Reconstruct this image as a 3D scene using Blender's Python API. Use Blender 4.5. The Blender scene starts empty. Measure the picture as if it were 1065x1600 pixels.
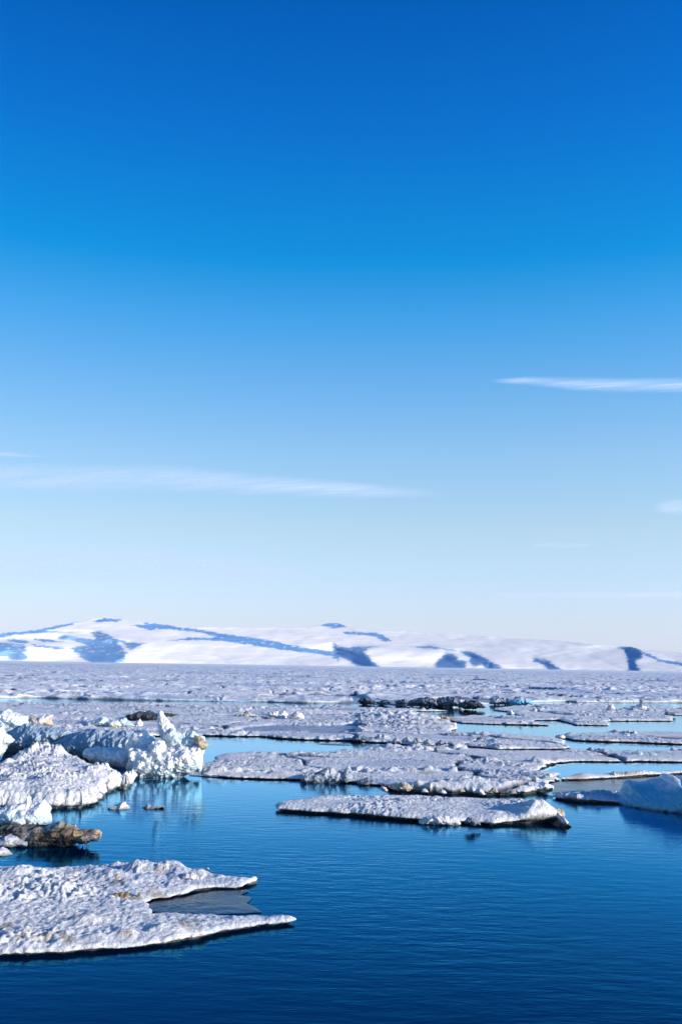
import bpy, math, random
import numpy as np
from mathutils import Matrix, Vector

# ------------------------------------------------------------------ camera, light, exposure
S = bpy.context.scene
COL = S.collection
CAM_H = 6.0
FPX = 1600 * 35 / 36.0                       # focal length in pixels of the 1065x1600 photograph
PITCH = math.radians(8.72)
ROLL = math.radians(0.9)
SUN_AZ = math.radians(115)                   # clockwise from the viewing direction
SUN_EL = math.radians(15)
cd = bpy.data.cameras.new('camera')
cam = bpy.data.objects.new('camera', cd)
COL.objects.link(cam); S.camera = cam
cd.sensor_fit = 'VERTICAL'; cd.sensor_height = 36; cd.lens = 35
cd.clip_start = 0.2; cd.clip_end = 200000
cam.matrix_world = Matrix.Translation((0, 0, CAM_H)) @ Matrix.Rotation(math.radians(90) + PITCH, 4, 'X') @ Matrix.Rotation(ROLL, 4, 'Z')

S.view_settings.view_transform = 'Standard'
S.view_settings.look = 'None'
S.view_settings.exposure = 0.3
S.view_settings.gamma = 1.0

w = bpy.data.worlds.new('World'); S.world = w; w.use_nodes = True
nt = w.node_tree; N = nt.nodes; L = nt.links
bg = N['Background']; bg.inputs[1].default_value = 0.1
sky = N.new('ShaderNodeTexSky'); sky.sky_type = 'NISHITA'; sky.sun_disc = False
sky.sun_elevation = SUN_EL; sky.sun_rotation = SUN_AZ
sky.dust_density = 0.3; sky.ozone_density = 2; sky.air_density = 1
tc = N.new('ShaderNodeTexCoord'); sep = N.new('ShaderNodeSeparateXYZ')
L.new(tc.outputs['Generated'], sep.inputs[0])
rmp = N.new('ShaderNodeValToRGB'); L.new(sep.outputs['Z'], rmp.inputs[0])
# colour grade of the clear polar sky by elevation (the photograph is polarised and saturated)
GR = [(0.0, 1.42, 1.72, 3.60), (0.044, 1.62, 1.68, 2.58), (0.132, 2.00, 1.96, 2.10), (0.203, 1.80, 2.10, 2.35),
      (0.271, 1.22, 2.05, 2.57), (0.335, 0.55, 1.95, 2.75), (0.388, 0.06, 1.75, 2.75), (0.497, 0.03, 1.28, 2.80),
      (0.574, 0.01, 1.04, 2.60), (0.70, 0.02, 0.75, 2.0), (1.0, 0.02, 0.45, 1.4)]
el = rmp.color_ramp.elements
while len(el) < len(GR): el.new(0.5)
for e, g in zip(el, GR):
    e.position = g[0]; e.color = (g[1] / 4, g[2] / 4, g[3] / 4, 1)
mul = N.new('ShaderNodeVectorMath'); mul.operation = 'MULTIPLY'
scl = N.new('ShaderNodeVectorMath'); scl.operation = 'SCALE'; 
lr = N.new('ShaderNodeMath'); lr.operation = 'MULTIPLY_ADD'; lr.inputs[1].default_value = 1.1; lr.inputs[2].default_value = 2.95
L.new(sep.outputs['X'], lr.inputs[0]); L.new(lr.outputs[0], scl.inputs['Scale'])
L.new(sky.outputs[0], mul.inputs[0]); L.new(rmp.outputs[0], mul.inputs[1])
L.new(mul.outputs[0], scl.inputs[0]); L.new(scl.outputs[0], bg.inputs[0])

sl = bpy.data.lights.new('sun', 'SUN'); sl.energy = 4.5; sl.angle = math.radians(0.5); sl.color = (1.0, 0.885, 0.77)
so = bpy.data.objects.new('sun', sl); COL.objects.link(so)
SV = Vector((math.sin(SUN_AZ) * math.cos(SUN_EL), math.cos(SUN_AZ) * math.cos(SUN_EL), math.sin(SUN_EL)))
so.rotation_euler = SV.to_track_quat('Z', 'Y').to_euler()
so.location = (60, -20, 40)

# ------------------------------------------------------------------ projection helpers
RM = np.array(cam.matrix_world.to_3x3())
def ray(px, py):
    px = np.asarray(px, float); py = np.asarray(py, float)
    c = np.stack([(px - 532.5) / FPX, (800 - py) / FPX, -np.ones_like(px)], -1)
    return c @ RM.T
def ground(px, py, z=0.0):
    d = ray(px, py); t = (z - CAM_H) / d[..., 2]
    return np.stack([d[..., 0] * t, d[..., 1] * t], -1)
def atdist(px, py, Y):
    d = ray(px, py); t = Y / d[..., 1]
    return np.stack([d[..., 0] * t, d[..., 1] * t, CAM_H + d[..., 2] * t], -1)

# ------------------------------------------------------------------ noise
rng = np.random.RandomState(7)
PERM = np.concatenate([rng.permutation(256)] * 3)
G3 = rng.normal(size=(256, 3)); G3 /= np.linalg.norm(G3, axis=1)[:, None]
def perlin(x, y, z=0.0):
    x, y, z = np.broadcast_arrays(np.asarray(x, float), np.asarray(y, float), np.asarray(z, float))
    xi = np.floor(x).astype(int); yi = np.floor(y).astype(int); zi = np.floor(z).astype(int)
    xf = x - xi; yf = y - yi; zf = z - zi
    u = xf * xf * xf * (xf * (xf * 6 - 15) + 10); v = yf * yf * yf * (yf * (yf * 6 - 15) + 10); t = zf * zf * zf * (zf * (zf * 6 - 15) + 10)
    out = 0
    for dx in (0, 1):
        wx = u if dx else 1 - u
        for dy in (0, 1):
            wy = v if dy else 1 - v
            for dz in (0, 1):
                wz = t if dz else 1 - t
                h = PERM[PERM[PERM[(xi + dx) & 255] + ((yi + dy) & 255)] + ((zi + dz) & 255)]
                g = G3[h]
                out = out + wx * wy * wz * (g[..., 0] * (xf - dx) + g[..., 1] * (yf - dy) + g[..., 2] * (zf - dz))
    return out * 1.6
def fbm(x, y, z=0.0, o=4, gain=0.5):
    a, s, f = 1.0, 0.0, 1.0
    for k in range(o):
        s = s + a * perlin(x * f + 13.1 * k, y * f + 7.7 * k, z * f + 3.3 * k); a *= gain; f *= 2.03
    return s
def ridged(x, y, z=0.0, o=3, gain=0.5):
    a, s, f = 1.0, 0.0, 1.0
    for k in range(o):
        s = s + a * (1 - 2 * np.abs(perlin(x * f + 5.1 * k, y * f + 9.7 * k, z * f + 1.3 * k))); a *= gain; f *= 2.03
    return s
def sst(a, b, x):
    t = np.clip((x - a) / (b - a), 0, 1); return t * t * (3 - 2 * t)

def voro(x, y, seed):
    """plates: distance to the nearest plate border (in cell units), two random numbers per plate, one per border"""
    xi = np.floor(x).astype(int); yi = np.floor(y).astype(int)
    d1 = np.full(x.shape, 9.0); d2 = np.full(x.shape, 9.0); h1 = np.zeros(x.shape, int); h2 = np.zeros(x.shape, int)
    for dx in (-1, 0, 1):
        for dy in (-1, 0, 1):
            h = PERM[PERM[(xi + dx + seed * 17) & 255] + ((yi + dy) & 255)]
            px = xi + dx + 0.15 + 0.7 * h / 255.0; py = yi + dy + 0.15 + 0.7 * PERM[h + 31] / 255.0
            d = np.hypot(x - px, y - py)
            n1 = d < d1; n2 = (~n1) & (d < d2)
            d2 = np.where(n1, d1, np.where(n2, d, d2)); h2 = np.where(n1, h1, np.where(n2, h, h2))
            d1 = np.where(n1, d, d1); h1 = np.where(n1, h, h1)
    return (d2 - d1) * 0.5, PERM[h1 + 77] / 255.0, PERM[h1 + 130] / 255.0, PERM[(h1 + h2) & 255] / 255.0
def plates(x, y, cx, cy, seed, T, sl=0.08):
    """broken pack: plates of differing height and roughness, cracks, slush pans and rubble along some borders"""
    wx = x + 0.22 * cx * fbm(x / cx * 1.3, y / cy * 1.3, seed, 3); wy = y + 0.22 * cy * fbm(x / cx * 1.3 + 9, y / cy * 1.3, seed, 3)
    e, ra, rb_, re_ = voro(wx / cx, wy / cy, int(seed * 10) % 13)
    e = e * min(cx, cy)
    slush = (ra < sl).astype(float)
    crack = np.clip(1 - e / 0.28, 0, 1) * (re_ < 0.6)
    ridge = np.exp(-(e / 0.7) ** 2) * (re_ > 0.72) * np.clip(0.25 + fbm(x / 0.9, y / 0.9, seed, 3) * 0.9, 0, 1.1)
    z = T * (0.8 + 0.45 * rb_) * sst(0.0, 0.35, e + 0.12)
    z = z * (1 - slush) + 0.05 * slush
    z = z * (1 - crack) + 0.01 * crack + 0.36 * ridge
    rough = (0.5 + 0.9 * ra * ra) * (1 - slush)
    dark = np.maximum(crack, 0) ; return z, rough, slush, dark

def sdist(P, x, y):
    """signed distance to closed polygon, positive inside"""
    d = np.full(x.shape, 1e18); ins = np.zeros(x.shape, bool)
    n = len(P)
    for i in range(n):
        ax, ay = P[i]; bx, by = P[(i + 1) % n]
        ex, ey = bx - ax, by - ay
        l2 = ex * ex + ey * ey + 1e-12
        t = np.clip(((x - ax) * ex + (y - ay) * ey) / l2, 0, 1)
        d = np.minimum(d, (x - ax - t * ex) ** 2 + (y - ay - t * ey) ** 2)
        c = (ay > y) != (by > y)
        if abs(ey) > 1e-12:
            ins ^= c & (x < ex * (y - ay) / ey + ax)
    d = np.sqrt(d)
    return np.where(ins, d, -d)

# ------------------------------------------------------------------ object helpers
def tag(o, label=None, cat=None, group=None, kind=None):
    if label: o['label'] = label
    if cat: o['category'] = cat
    if group: o['group'] = group
    if kind: o['kind'] = kind
    return o
def mesh_obj(name, V, F, mat, col=None, parent=None, smooth=True, origin=None):
    V = np.asarray(V, float)
    if parent is not None: origin = np.array(parent['_o'] if '_o' in parent else (0, 0, 0))
    elif origin is None:
        origin = np.array([V[:, 0].mean(), V[:, 1].mean(), 0.0])
    me = bpy.data.meshes.new(name)
    Vl = V - origin
    me.vertices.add(len(V)); me.vertices.foreach_set('co', Vl.astype(np.float32).ravel())
    F = np.asarray(F, np.int32)
    if F.ndim == 2:
        nl = F.shape[1]
        me.loops.add(F.size); me.loops.foreach_set('vertex_index', F.ravel())
        me.polygons.add(len(F)); me.polygons.foreach_set('loop_start', np.arange(0, F.size, nl, dtype=np.int32))
        me.polygons.foreach_set('loop_total', np.full(len(F), nl, np.int32))
    me.update(calc_edges=True); me.validate()
    if col is not None:
        a = me.color_attributes.new('col', 'FLOAT_COLOR', 'POINT')
        c = np.ones((len(V), 4), np.float32); c[:, :3] = col
        a.data.foreach_set('color', c.ravel())
    if smooth: me.polygons.foreach_set('use_smooth', np.ones(len(me.polygons), bool))
    me.materials.append(mat)
    o = bpy.data.objects.new(name, me); COL.objects.link(o)
    if parent is not None: o.parent = parent
    else: o.location = origin
    return o
def empty(name, loc):
    o = bpy.data.objects.new(name, None); COL.objects.link(o); o.location = loc; o['_o'] = tuple(float(v) for v in loc)
    return o

# ------------------------------------------------------------------ materials
def mat_new(name):
    m = bpy.data.materials.new(name); m.use_nodes = True
    return m, m.node_tree.nodes, m.node_tree.links, m.node_tree.nodes['Principled BSDF']
def snow_mat(name, bump=0.05, scale=6.0, rough=0.6, sss=0.0, spec=0.2, grain=0.10):
    m, n, l, b = mat_new(name)
    at = n.new('ShaderNodeAttribute'); at.attribute_name = 'col'
    tcn = n.new('ShaderNodeTexCoord')
    nz = n.new('ShaderNodeTexNoise'); nz.inputs['Scale'].default_value = scale; nz.inputs['Detail'].default_value = 6; nz.inputs['Roughness'].default_value = 0.65
    l.new(tcn.outputs['Object'], nz.inputs['Vector'])
    mr = n.new('ShaderNodeMapRange'); mr.inputs['From Min'].default_value = 0.3; mr.inputs['From Max'].default_value = 0.7
    mr.inputs['To Min'].default_value = 1 - grain; mr.inputs['To Max'].default_value = 1 + grain * 0.5
    l.new(nz.outputs['Fac'], mr.inputs['Value'])
    mx = n.new('ShaderNodeVectorMath'); mx.operation = 'SCALE'
    l.new(at.outputs['Color'], mx.inputs[0]); l.new(mr.outputs[0], mx.inputs['Scale'])
    l.new(mx.outputs[0], b.inputs['Base Color'])
    b.inputs['Roughness'].default_value = rough; b.inputs['Specular IOR Level'].default_value = spec
    bp = n.new('ShaderNodeBump'); bp.inputs['Strength'].default_value = 1.0; bp.inputs['Distance'].default_value = bump
    l.new(nz.outputs['Fac'], bp.inputs['Height']); l.new(bp.outputs[0], b.inputs['Normal'])
    if sss:
        b.inputs['Subsurface Weight'].default_value = sss; b.inputs['Subsurface Radius'].default_value = (0.25, 0.6, 1.0); b.inputs['Subsurface Scale'].default_value = 0.5
    return m
M_SNOW = snow_mat('snow', bump=0.15, scale=7.0)
M_FAR = snow_mat('snow_far', bump=0.35, scale=0.8)
M_ICE = snow_mat('glacier_ice', bump=0.05, scale=4.0, rough=0.35, sss=0.15, spec=0.5)
M_HILL = snow_mat('hill_snow', bump=0.5, scale=0.02, rough=0.8, grain=0.05)
M_SLUSH = snow_mat('slush', bump=0.01, scale=3.0, rough=0.18, spec=0.2, grain=0.6)

def water_mat():
    m, n, l, b = mat_new('sea_water')
    out = n['Material Output']; n.remove(b)
    body = n.new('ShaderNodeBsdfDiffuse'); body.inputs['Color'].default_value = (0.0, 0.007, 0.034, 1)
    gl_ = n.new('ShaderNodeBsdfGlossy'); gl_.inputs['Color'].default_value = (0.42, 0.76, 1.0, 1); gl_.inputs['Roughness'].default_value = 0.02
    lw = n.new('ShaderNodeLayerWeight'); lw.inputs['Blend'].default_value = 0.5
    pw = n.new('ShaderNodeMath'); pw.operation = 'POWER'; pw.inputs[1].default_value = 8.5
    tf_ = n.new('ShaderNodeMapRange'); tf_.inputs['From Min'].default_value = 0.82; tf_.inputs['From Max'].default_value = 0.94
    l.new(lw.outputs['Facing'], tf_.inputs['Value'])
    tm = n.new('ShaderNodeMix'); tm.data_type = 'RGBA'; tm.inputs['A'].default_value = (0.06, 0.55, 1.0, 1); tm.inputs['B'].default_value = (0.56, 0.80, 0.92, 1)
    l.new(tf_.outputs[0], tm.inputs['Factor']); l.new(tm.outputs['Result'], gl_.inputs['Color'])
    ma = n.new('ShaderNodeMath'); ma.operation = 'MULTIPLY_ADD'; ma.inputs[1].default_value = 2.6; ma.use_clamp = True; ma.inputs[2].default_value = 0.02
    mxs = n.new('ShaderNodeMixShader')
    l.new(lw.outputs['Facing'], pw.inputs[0]); l.new(pw.outputs[0], ma.inputs[0]); l.new(ma.outputs[0], mxs.inputs[0])
    l.new(body.outputs[0], mxs.inputs[1]); l.new(gl_.outputs[0], mxs.inputs[2]); l.new(mxs.outputs[0], out.inputs['Surface'])
    g = n.new('ShaderNodeNewGeometry')
    mp = n.new('ShaderNodeMapping'); mp.inputs['Scale'].default_value = (0.55, 1.5, 1); mp.inputs['Rotation'].default_value = (0, 0, math.radians(6))
    l.new(g.outputs['Position'], mp.inputs['Vector'])
    n1 = n.new('ShaderNodeTexNoise'); n1.inputs['Scale'].default_value = 1.6; n1.inputs['Detail'].default_value = 4; n1.inputs['Roughness'].default_value = 0.6
    l.new(mp.outputs[0], n1.inputs['Vector'])
    n2 = n.new('ShaderNodeTexNoise'); n2.inputs['Scale'].default_value = 0.06; n2.inputs['Detail'].default_value = 2
    l.new(g.outputs['Position'], n2.inputs['Vector'])
    mr = n.new('ShaderNodeMapRange'); mr.inputs['From Min'].default_value = 0.4; mr.inputs['From Max'].default_value = 0.62
    mr.inputs['To Min'].default_value = 0.009; mr.inputs['To Max'].default_value = 0.024
    l.new(n2.outputs['Fac'], mr.inputs['Value'])
    # the pools between the far floes are sheltered and calmer than the open water in front
    sy = n.new('ShaderNodeSeparateXYZ'); l.new(g.outputs['Position'], sy.inputs[0])
    ca = n.new('ShaderNodeMapRange'); ca.inputs['From Min'].default_value = 38; ca.inputs['From Max'].default_value = 62
    ca.inputs['To Min'].default_value = 1.0; ca.inputs['To Max'].default_value = 0.4
    l.new(sy.outputs['Y'], ca.inputs['Value'])
    cm = n.new('ShaderNodeMath'); cm.operation = 'MULTIPLY'; l.new(mr.outputs[0], cm.inputs[0]); l.new(ca.outputs[0], cm.inputs[1])
    bp = n.new('ShaderNodeBump'); bp.inputs['Strength'].default_value = 1.0
    l.new(n1.outputs['Fac'], bp.inputs['Height']); l.new(cm.outputs[0], bp.inputs['Distance'])
    l.new(bp.outputs[0], gl_.inputs['Normal']); l.new(bp.outputs[0], lw.inputs['Normal'])
    return m
M_WATER = water_mat()

SNOW = np.array([0.83, 0.82, 0.80]); ALGAE = np.array([0.16, 0.11, 0.05]); AQUA = np.array([0.42, 0.66, 0.72]); GREY = np.array([0.30, 0.32, 0.36]); TAN = np.array([0.55, 0.47, 0.36]); GREEN = np.array([0.62, 0.68, 0.50])
def mixc(a, b, t): return a * (1 - t[..., None]) + b * t[..., None]

# ------------------------------------------------------------------ grid clipped by a field, polar sampled
def clip_grid(f, X, Y, eps):
    """f: signed field positive inside.  Returns vertex xy, quads, field, boundary data"""
    sd = f(X, Y)
    nr, nc = X.shape
    q = [sd[:-1, :-1], sd[1:, :-1], sd[1:, 1:], sd[:-1, 1:]]
    keep = (q[0] > 0) | (q[1] > 0) | (q[2] > 0) | (q[3] > 0)
    idx = np.arange(nr * nc).reshape(nr, nc)
    F = np.stack([idx[:-1, :-1][keep], idx[1:, :-1][keep], idx[1:, 1:][keep], idx[:-1, 1:][keep]], -1)
    used = np.unique(F); re = np.full(nr * nc, -1); re[used] = np.arange(len(used))
    F = re[F]
    x = X.ravel()[used].copy(); y = Y.ravel()[used].copy(); s = sd.ravel()[used].copy()
    out = np.where(s <= 0)[0]
    for _ in range(3):
        xo, yo = x[out], y[out]; so_ = f(xo, yo)
        gx = (f(xo + eps, yo) - f(xo - eps, yo)) / (2 * eps); gy = (f(xo, yo + eps) - f(xo, yo - eps)) / (2 * eps)
        gl = np.maximum(gx * gx + gy * gy, 0.25)
        mv = np.clip(so_, -eps * 40, eps * 40)
        x[out] = xo - mv * gx / gl; y[out] = yo - mv * gy / gl
    s[out] = 0
    return x, y, s, F
def boundary(F):
    E = np.concatenate([F[:, [0, 1]], F[:, [1, 2]], F[:, [2, 3]], F[:, [3, 0]]])
    key = E[:, 0].astype(np.int64) * 10000000 + E[:, 1]; rkey = E[:, 1].astype(np.int64) * 10000000 + E[:, 0]
    return E[~np.isin(key, rkey)]

def surf(x, y, A, seed, big=1.0):
    """snow relief in metres"""
    h = 0.25 * fbm(x / 2.6 + seed, y / 2.6, seed, 3) + 0.30 * (ridged(x / 0.7, y / 0.7, seed, 3) - 0.6) + 0.40 * np.abs(perlin(x / 0.28, y / 0.28, seed)) + 0.30 * perlin(x / 0.12, y / 0.12, seed)
    r = np.clip(fbm(x / 5.0, y / 4.0, seed + 9, 3) - 0.25, 0, 1) * np.clip(perlin(x / 0.5, y / 0.5, seed + 4) + 0.15, 0, 1)
    pk = 0.55 + 1.2 * sst(-0.2, 0.5, fbm(x / 3.5, y / 3.0, seed + 15, 3))
    return A * (h * big * pk + 2.6 * r)

def floe(name, label, cat, poly, T=0.35, A=0.12, rag=0.25, seed=0.0, du=0.0009, dr=0.003, under=0.3, mounds=(), mat=None, base=None, group=None,
         kind=None, dirt=0.35, rimdark=1.0, edge=0.7, cap=None, sides=True, aqua=0.0, ztop=None, ragscale=1.0, cells=None):
    pp = np.array([p[:2] for p in poly], float)
    zz = np.array([p[2] if len(p) > 2 else 0.0 for p in poly])
    ar = 0.5 * np.sum(pp[:, 0] * np.roll(pp[:, 1], -1) - np.roll(pp[:, 0], -1) * pp[:, 1])
    tg = np.roll(pp, -1, 0) - np.roll(pp, 1, 0)
    up = -tg[:, 0] * np.sign(ar) / (np.hypot(tg[:, 0], tg[:, 1]) + 1e-6)       # outward normal, image down positive
    zz = np.where(up < -0.15, T * 0.95, zz)
    d = ray(pp[:, 0], pp[:, 1]); t = (zz - CAM_H) / d[:, 2]
    P = np.stack([d[:, 0] * t, d[:, 1] * t], -1)
    R = np.hypot(P[:, 0], P[:, 1]); a = np.arctan2(P[:, 0], P[:, 1])
    r0, r1 = R.min() * 0.985, R.max() * 1.015
    nr = int(math.log(r1 / r0) / dr) + 2; nc = int((a.max() - a.min() + 0.03) / du) + 2
    rr = r0 * np.exp(np.linspace(0, math.log(r1 / r0), nr)); aa = np.linspace(a.min() - 0.015, a.max() + 0.015, nc)
    RR, AA = np.meshgrid(rr, aa, indexing='ij')
    X = RR * np.sin(AA); Y = RR * np.cos(AA)
    def f(x, y):
        s = sdist(P, x, y)
        if rag: s = s + rag * (0.7 * fbm(x / (2.2 * ragscale), y / (2.2 * ragscale), seed, 3) + 0.45 * perlin(x / (0.45 * ragscale), y / (0.45 * ragscale), seed) + 0.25 * perlin(x / (0.17 * ragscale), y / (0.17 * ragscale), seed))
        return s
    x, y, s, F = clip_grid(f, X, Y, 0.02)
    ew = edge
    prof = 0.55 + 0.45 * np.sqrt(np.clip(s / ew, 0, 1))
    z = T * prof * (1 + 0.25 * perlin(x / 1.3, y / 1.3, seed + 2)) + surf(x, y, A, seed) * (0.5 + 0.5 * np.clip(s / ew, 0, 1))
    if cells:
        pz, prough, pslush, pdark = plates(x, y, cells[0], cells[1], seed, T, cells[2] if len(cells) > 2 else 0.08)
        z = pz * prof + surf(x, y, A, seed) * prough * (0.5 + 0.5 * np.clip(s / ew, 0, 1))
    for (mx, my, mw, ml, mh, sharp) in mounds:          # mounds given as pixel position, half sizes in metres, height
        c = ground(mx, my, T)
        q = ((x - c[0]) / mw) ** 2 + ((y - c[1]) / ml) ** 2
        k = np.exp(-q) if not sharp else np.sqrt(np.clip(1 - q, 0, 1))
        z = z + mh * k * (1 + 0.35 * fbm(x / 0.8, y / 0.8, seed + 5, 3))
    z = np.maximum(z, T * 0.3 if not cells else 0.02)
    if cap is not None: z = np.minimum(z, cap + 0.3 * (z - cap))
    ns = 0.9 if name == 'ice_floe' and dirt >= 1 else 2.0
    nz = fbm(x / ns, y / ns, seed + 20, 4)
    b = SNOW if base is None else np.array(base)
    c = np.tile(b, (len(x), 1))
    c = mixc(c, TAN, np.clip((nz - 0.42) * 2.5, 0, 1) * dirt)
    bare = np.clip((fbm(x / 9, y / 4.5, seed + 60, 4) - 0.12) * 2.2, 0, 1) * np.clip(0.8 + 0.5 * perlin(x / .5, y / .5, seed), 0, 1)
    if T > 0.1 and T < 0.5: c = mixc(c, np.array([.46, .53, .64]), bare * 0.75)
    if cells:
        c = mixc(c, np.array([.24, .33, .46]), pslush * 0.8 * np.clip(1 + 0.5 * perlin(x / .6, y / .4, seed), 0, 1.2)); c = mixc(c, np.array([.08, .09, .12]), np.clip(pdark * 1.5, 0, 1))
    if not sides:
        c = c * np.clip(0.9 + 0.9 * fbm(x / 1.6, y / 0.5, seed + 50, 4) + 0.5 * perlin(x / .2, y / .15, seed), 0.45, 2.6)[:, None]
    if aqua: c = mixc(c, AQUA, np.clip(fbm(x / 1.5, y / 1.5, seed + 30, 3) - 0.2, 0, 1) * aqua)
    V = np.stack([x, y, z], -1)
    if sides:
        E = boundary(F)
        bv = np.unique(E); rb = np.full(len(x), -1); rb[bv] = np.arange(len(bv)); nb = len(bv)
        xb, yb, zb = x[bv], y[bv], z[bv]; e = 0.05
        gx = (f(xb + e, yb) - f(xb - e, yb)); gy = (f(xb, yb + e) - f(xb, yb - e)); gl = np.hypot(gx, gy) + 1e-6; gx /= gl; gy /= gl
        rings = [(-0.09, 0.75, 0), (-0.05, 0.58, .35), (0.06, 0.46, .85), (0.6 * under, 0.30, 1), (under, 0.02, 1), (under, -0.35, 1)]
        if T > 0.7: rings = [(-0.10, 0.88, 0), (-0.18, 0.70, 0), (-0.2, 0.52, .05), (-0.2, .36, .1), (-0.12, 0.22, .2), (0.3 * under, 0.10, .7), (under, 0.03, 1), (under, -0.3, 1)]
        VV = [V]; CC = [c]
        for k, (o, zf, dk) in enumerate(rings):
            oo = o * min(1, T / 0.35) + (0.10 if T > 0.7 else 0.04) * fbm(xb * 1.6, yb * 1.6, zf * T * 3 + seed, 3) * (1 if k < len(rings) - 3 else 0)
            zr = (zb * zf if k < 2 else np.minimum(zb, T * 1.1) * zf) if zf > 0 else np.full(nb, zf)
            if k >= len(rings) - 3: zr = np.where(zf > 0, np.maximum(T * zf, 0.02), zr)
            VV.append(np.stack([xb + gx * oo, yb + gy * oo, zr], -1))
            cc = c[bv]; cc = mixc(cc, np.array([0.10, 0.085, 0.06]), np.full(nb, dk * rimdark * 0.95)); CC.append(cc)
        n0 = len(x); FF = [F]
        prev = bv[rb[E]]
        for k in range(len(rings)):
            cur = n0 + k * nb + rb[E]
            FF.append(np.stack([prev[:, 1], prev[:, 0], cur[:, 0], cur[:, 1]], -1)); prev = cur
        V = np.concatenate(VV); c = np.concatenate(CC); F = np.concatenate(FF)
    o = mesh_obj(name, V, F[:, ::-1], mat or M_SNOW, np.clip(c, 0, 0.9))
    tag(o, label, cat, group, kind)
    return o

def relief(name, poly, basey, depth, seed=0.0, R=None, step=0.75, rag=1.2, crag=0.25, fine=0.06, mat=None, col='ice', parent=None,
           basex=None, label=None, cat=None, group=None, z0=0.0, flat=1.0, lean=0.0, white_top=0.5, Y=None, dirt=0.0, skew=0.0, wetline=0.14):  # wetline: height of the wet tint, raised on tall banks to paint underside shade
    """an ice block: traced outline at its real distance, swollen into a solid body with craggy relief"""
    P = np.array(poly, float)
    bx = basex if basex is not None else P[:, 0].mean()
    if Y is None: Y = ground(bx, basey, z0)[1]
    mpp = Y / FPX                                        # metres per pixel there
    D = depth; Rm = (R if R is not None else depth)
    Y0 = Y + D * 0.75
    x0, y0 = P.min(0) - 3; x1, y1 = P.max(0) + 3
    gx = np.arange(x0, x1 + step, step); gy = np.arange(y0, y1 + step, step)
    X, Yp = np.meshgrid(gx, gy)
    def f(x, y):
        s = sdist(P, x, y)
        return s + rag * (perlin(x / 7.0, y / 7.0, seed) + 0.6 * perlin(x / 2.6, y / 2.6, seed + 3))
    x, y, s, F = clip_grid(f, X, Yp, 0.3)
    sm = s * mpp
    q = np.clip(sm / Rm, 0, 1)
    t = np.sqrt(np.clip(1 - (1 - q) ** 2, 0, 1)) ** flat
    C = atdist(x, y, Y0)
    C = atdist(x, y, Y0 - skew * (C[:, 0] - C[:, 0].min()))
    nA = fbm(C[:, 0] / 1.1, C[:, 2] / 0.9, seed + 1, 4); nB = ridged(C[:, 0] / 0.55, C[:, 2] / 0.55, seed + 2, 3) - 0.7
    kq = np.sqrt(q)
    tf = D * t + kq * (crag * nA + crag * 0.5 * nB) ; tf = np.maximum(tf, D * t * 0.25)
    tb = D * t * (0.8 + 0.3 * perlin(C[:, 0], C[:, 2], seed + 8))
    top = C[:, 2].max(); bot = z0
    hgt = (C[:, 2] - bot) / max(top - bot, 0.1)
    Vf = C.copy(); Vf[:, 1] -= tf - lean * hgt; 
    Vb = C.copy(); Vb[:, 1] += tb + lean * hgt
    bd = s <= 1e-9
    ridx = np.where(bd, np.arange(len(x)), 0)
    inner = np.where(~bd)[0]; ridx[inner] = len(x) + np.arange(len(inner))
    V = np.concatenate([Vf, Vb[inner]])
    Fb = ridx[F][:, ::-1]
    FF = np.concatenate([F, Fb])
    # three-dimensional fine crags
    for k, sc in enumerate((0.45, 0.18, 0.08)):
        am = fine * (1.2, 0.6, 0.28)[k]
        dv = np.stack([perlin(V[:, 0] / sc + 11 * j, V[:, 1] / sc + 5 * j, V[:, 2] / sc + seed + j) for j in range(3)], -1)
        V = V + am * dv
    nc = fbm(V[:, 0] / 0.9, V[:, 1] / 0.9, V[:, 2] / 0.7 + seed, 4)
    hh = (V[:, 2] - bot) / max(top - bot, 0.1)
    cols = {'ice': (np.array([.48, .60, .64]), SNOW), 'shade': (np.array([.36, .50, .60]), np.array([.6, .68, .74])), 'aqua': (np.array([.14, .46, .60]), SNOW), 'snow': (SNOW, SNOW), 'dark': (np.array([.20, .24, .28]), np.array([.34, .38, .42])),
            'ledge': (np.array([.045, .036, .028]), np.array([.42, .40, .37])), 'sunlit_gold': (np.array([.34, .23, .10]), np.array([.62, .48, .28])), 'algae': (np.array([.30, .21, .10]), np.array([.60, .50, .36])), 'tan': (np.array([.55, .46, .32]), SNOW), 'green': (np.array([.60, .66, .50]), SNOW), 'grey': (np.array([.36, .42, .48]), SNOW * .8),  # brown ledge darkened further as its unlit front, gold as its sunlit end
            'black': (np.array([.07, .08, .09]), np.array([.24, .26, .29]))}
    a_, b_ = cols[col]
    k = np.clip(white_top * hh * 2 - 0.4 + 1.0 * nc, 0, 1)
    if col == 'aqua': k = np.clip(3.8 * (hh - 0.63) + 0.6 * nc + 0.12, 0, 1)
    if col in ('ledge', 'sunlit_gold', 'algae'): k = np.clip(k + 0.5 * perlin(V[:, 0] / 1.2, 0.0, V[:, 2] / 0.07 + seed), 0, 1)
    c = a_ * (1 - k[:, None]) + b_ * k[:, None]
    if dirt: c = mixc(c, np.array([.35, .26, .15]), np.clip((fbm(V[:, 0] / .6, V[:, 1] / .6, V[:, 2] / .3 + seed + 40, 3) + 0.1) * 2, 0, 1) * dirt)
    wet = np.clip(1 - (V[:, 2] - 0.0) / wetline, 0, 1) if z0 == 0.0 else np.zeros(len(V))  # wet at the waterline; on the tall banks also painted underside shade
    c = mixc(c, np.array([0.09, 0.08, 0.06]), wet * 0.85)  # waterline wetness, and painted underside shade on the tall banks
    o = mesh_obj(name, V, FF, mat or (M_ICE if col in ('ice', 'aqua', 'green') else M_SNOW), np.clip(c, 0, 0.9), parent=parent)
    if label: tag(o, label, cat, group)
    return o

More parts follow.
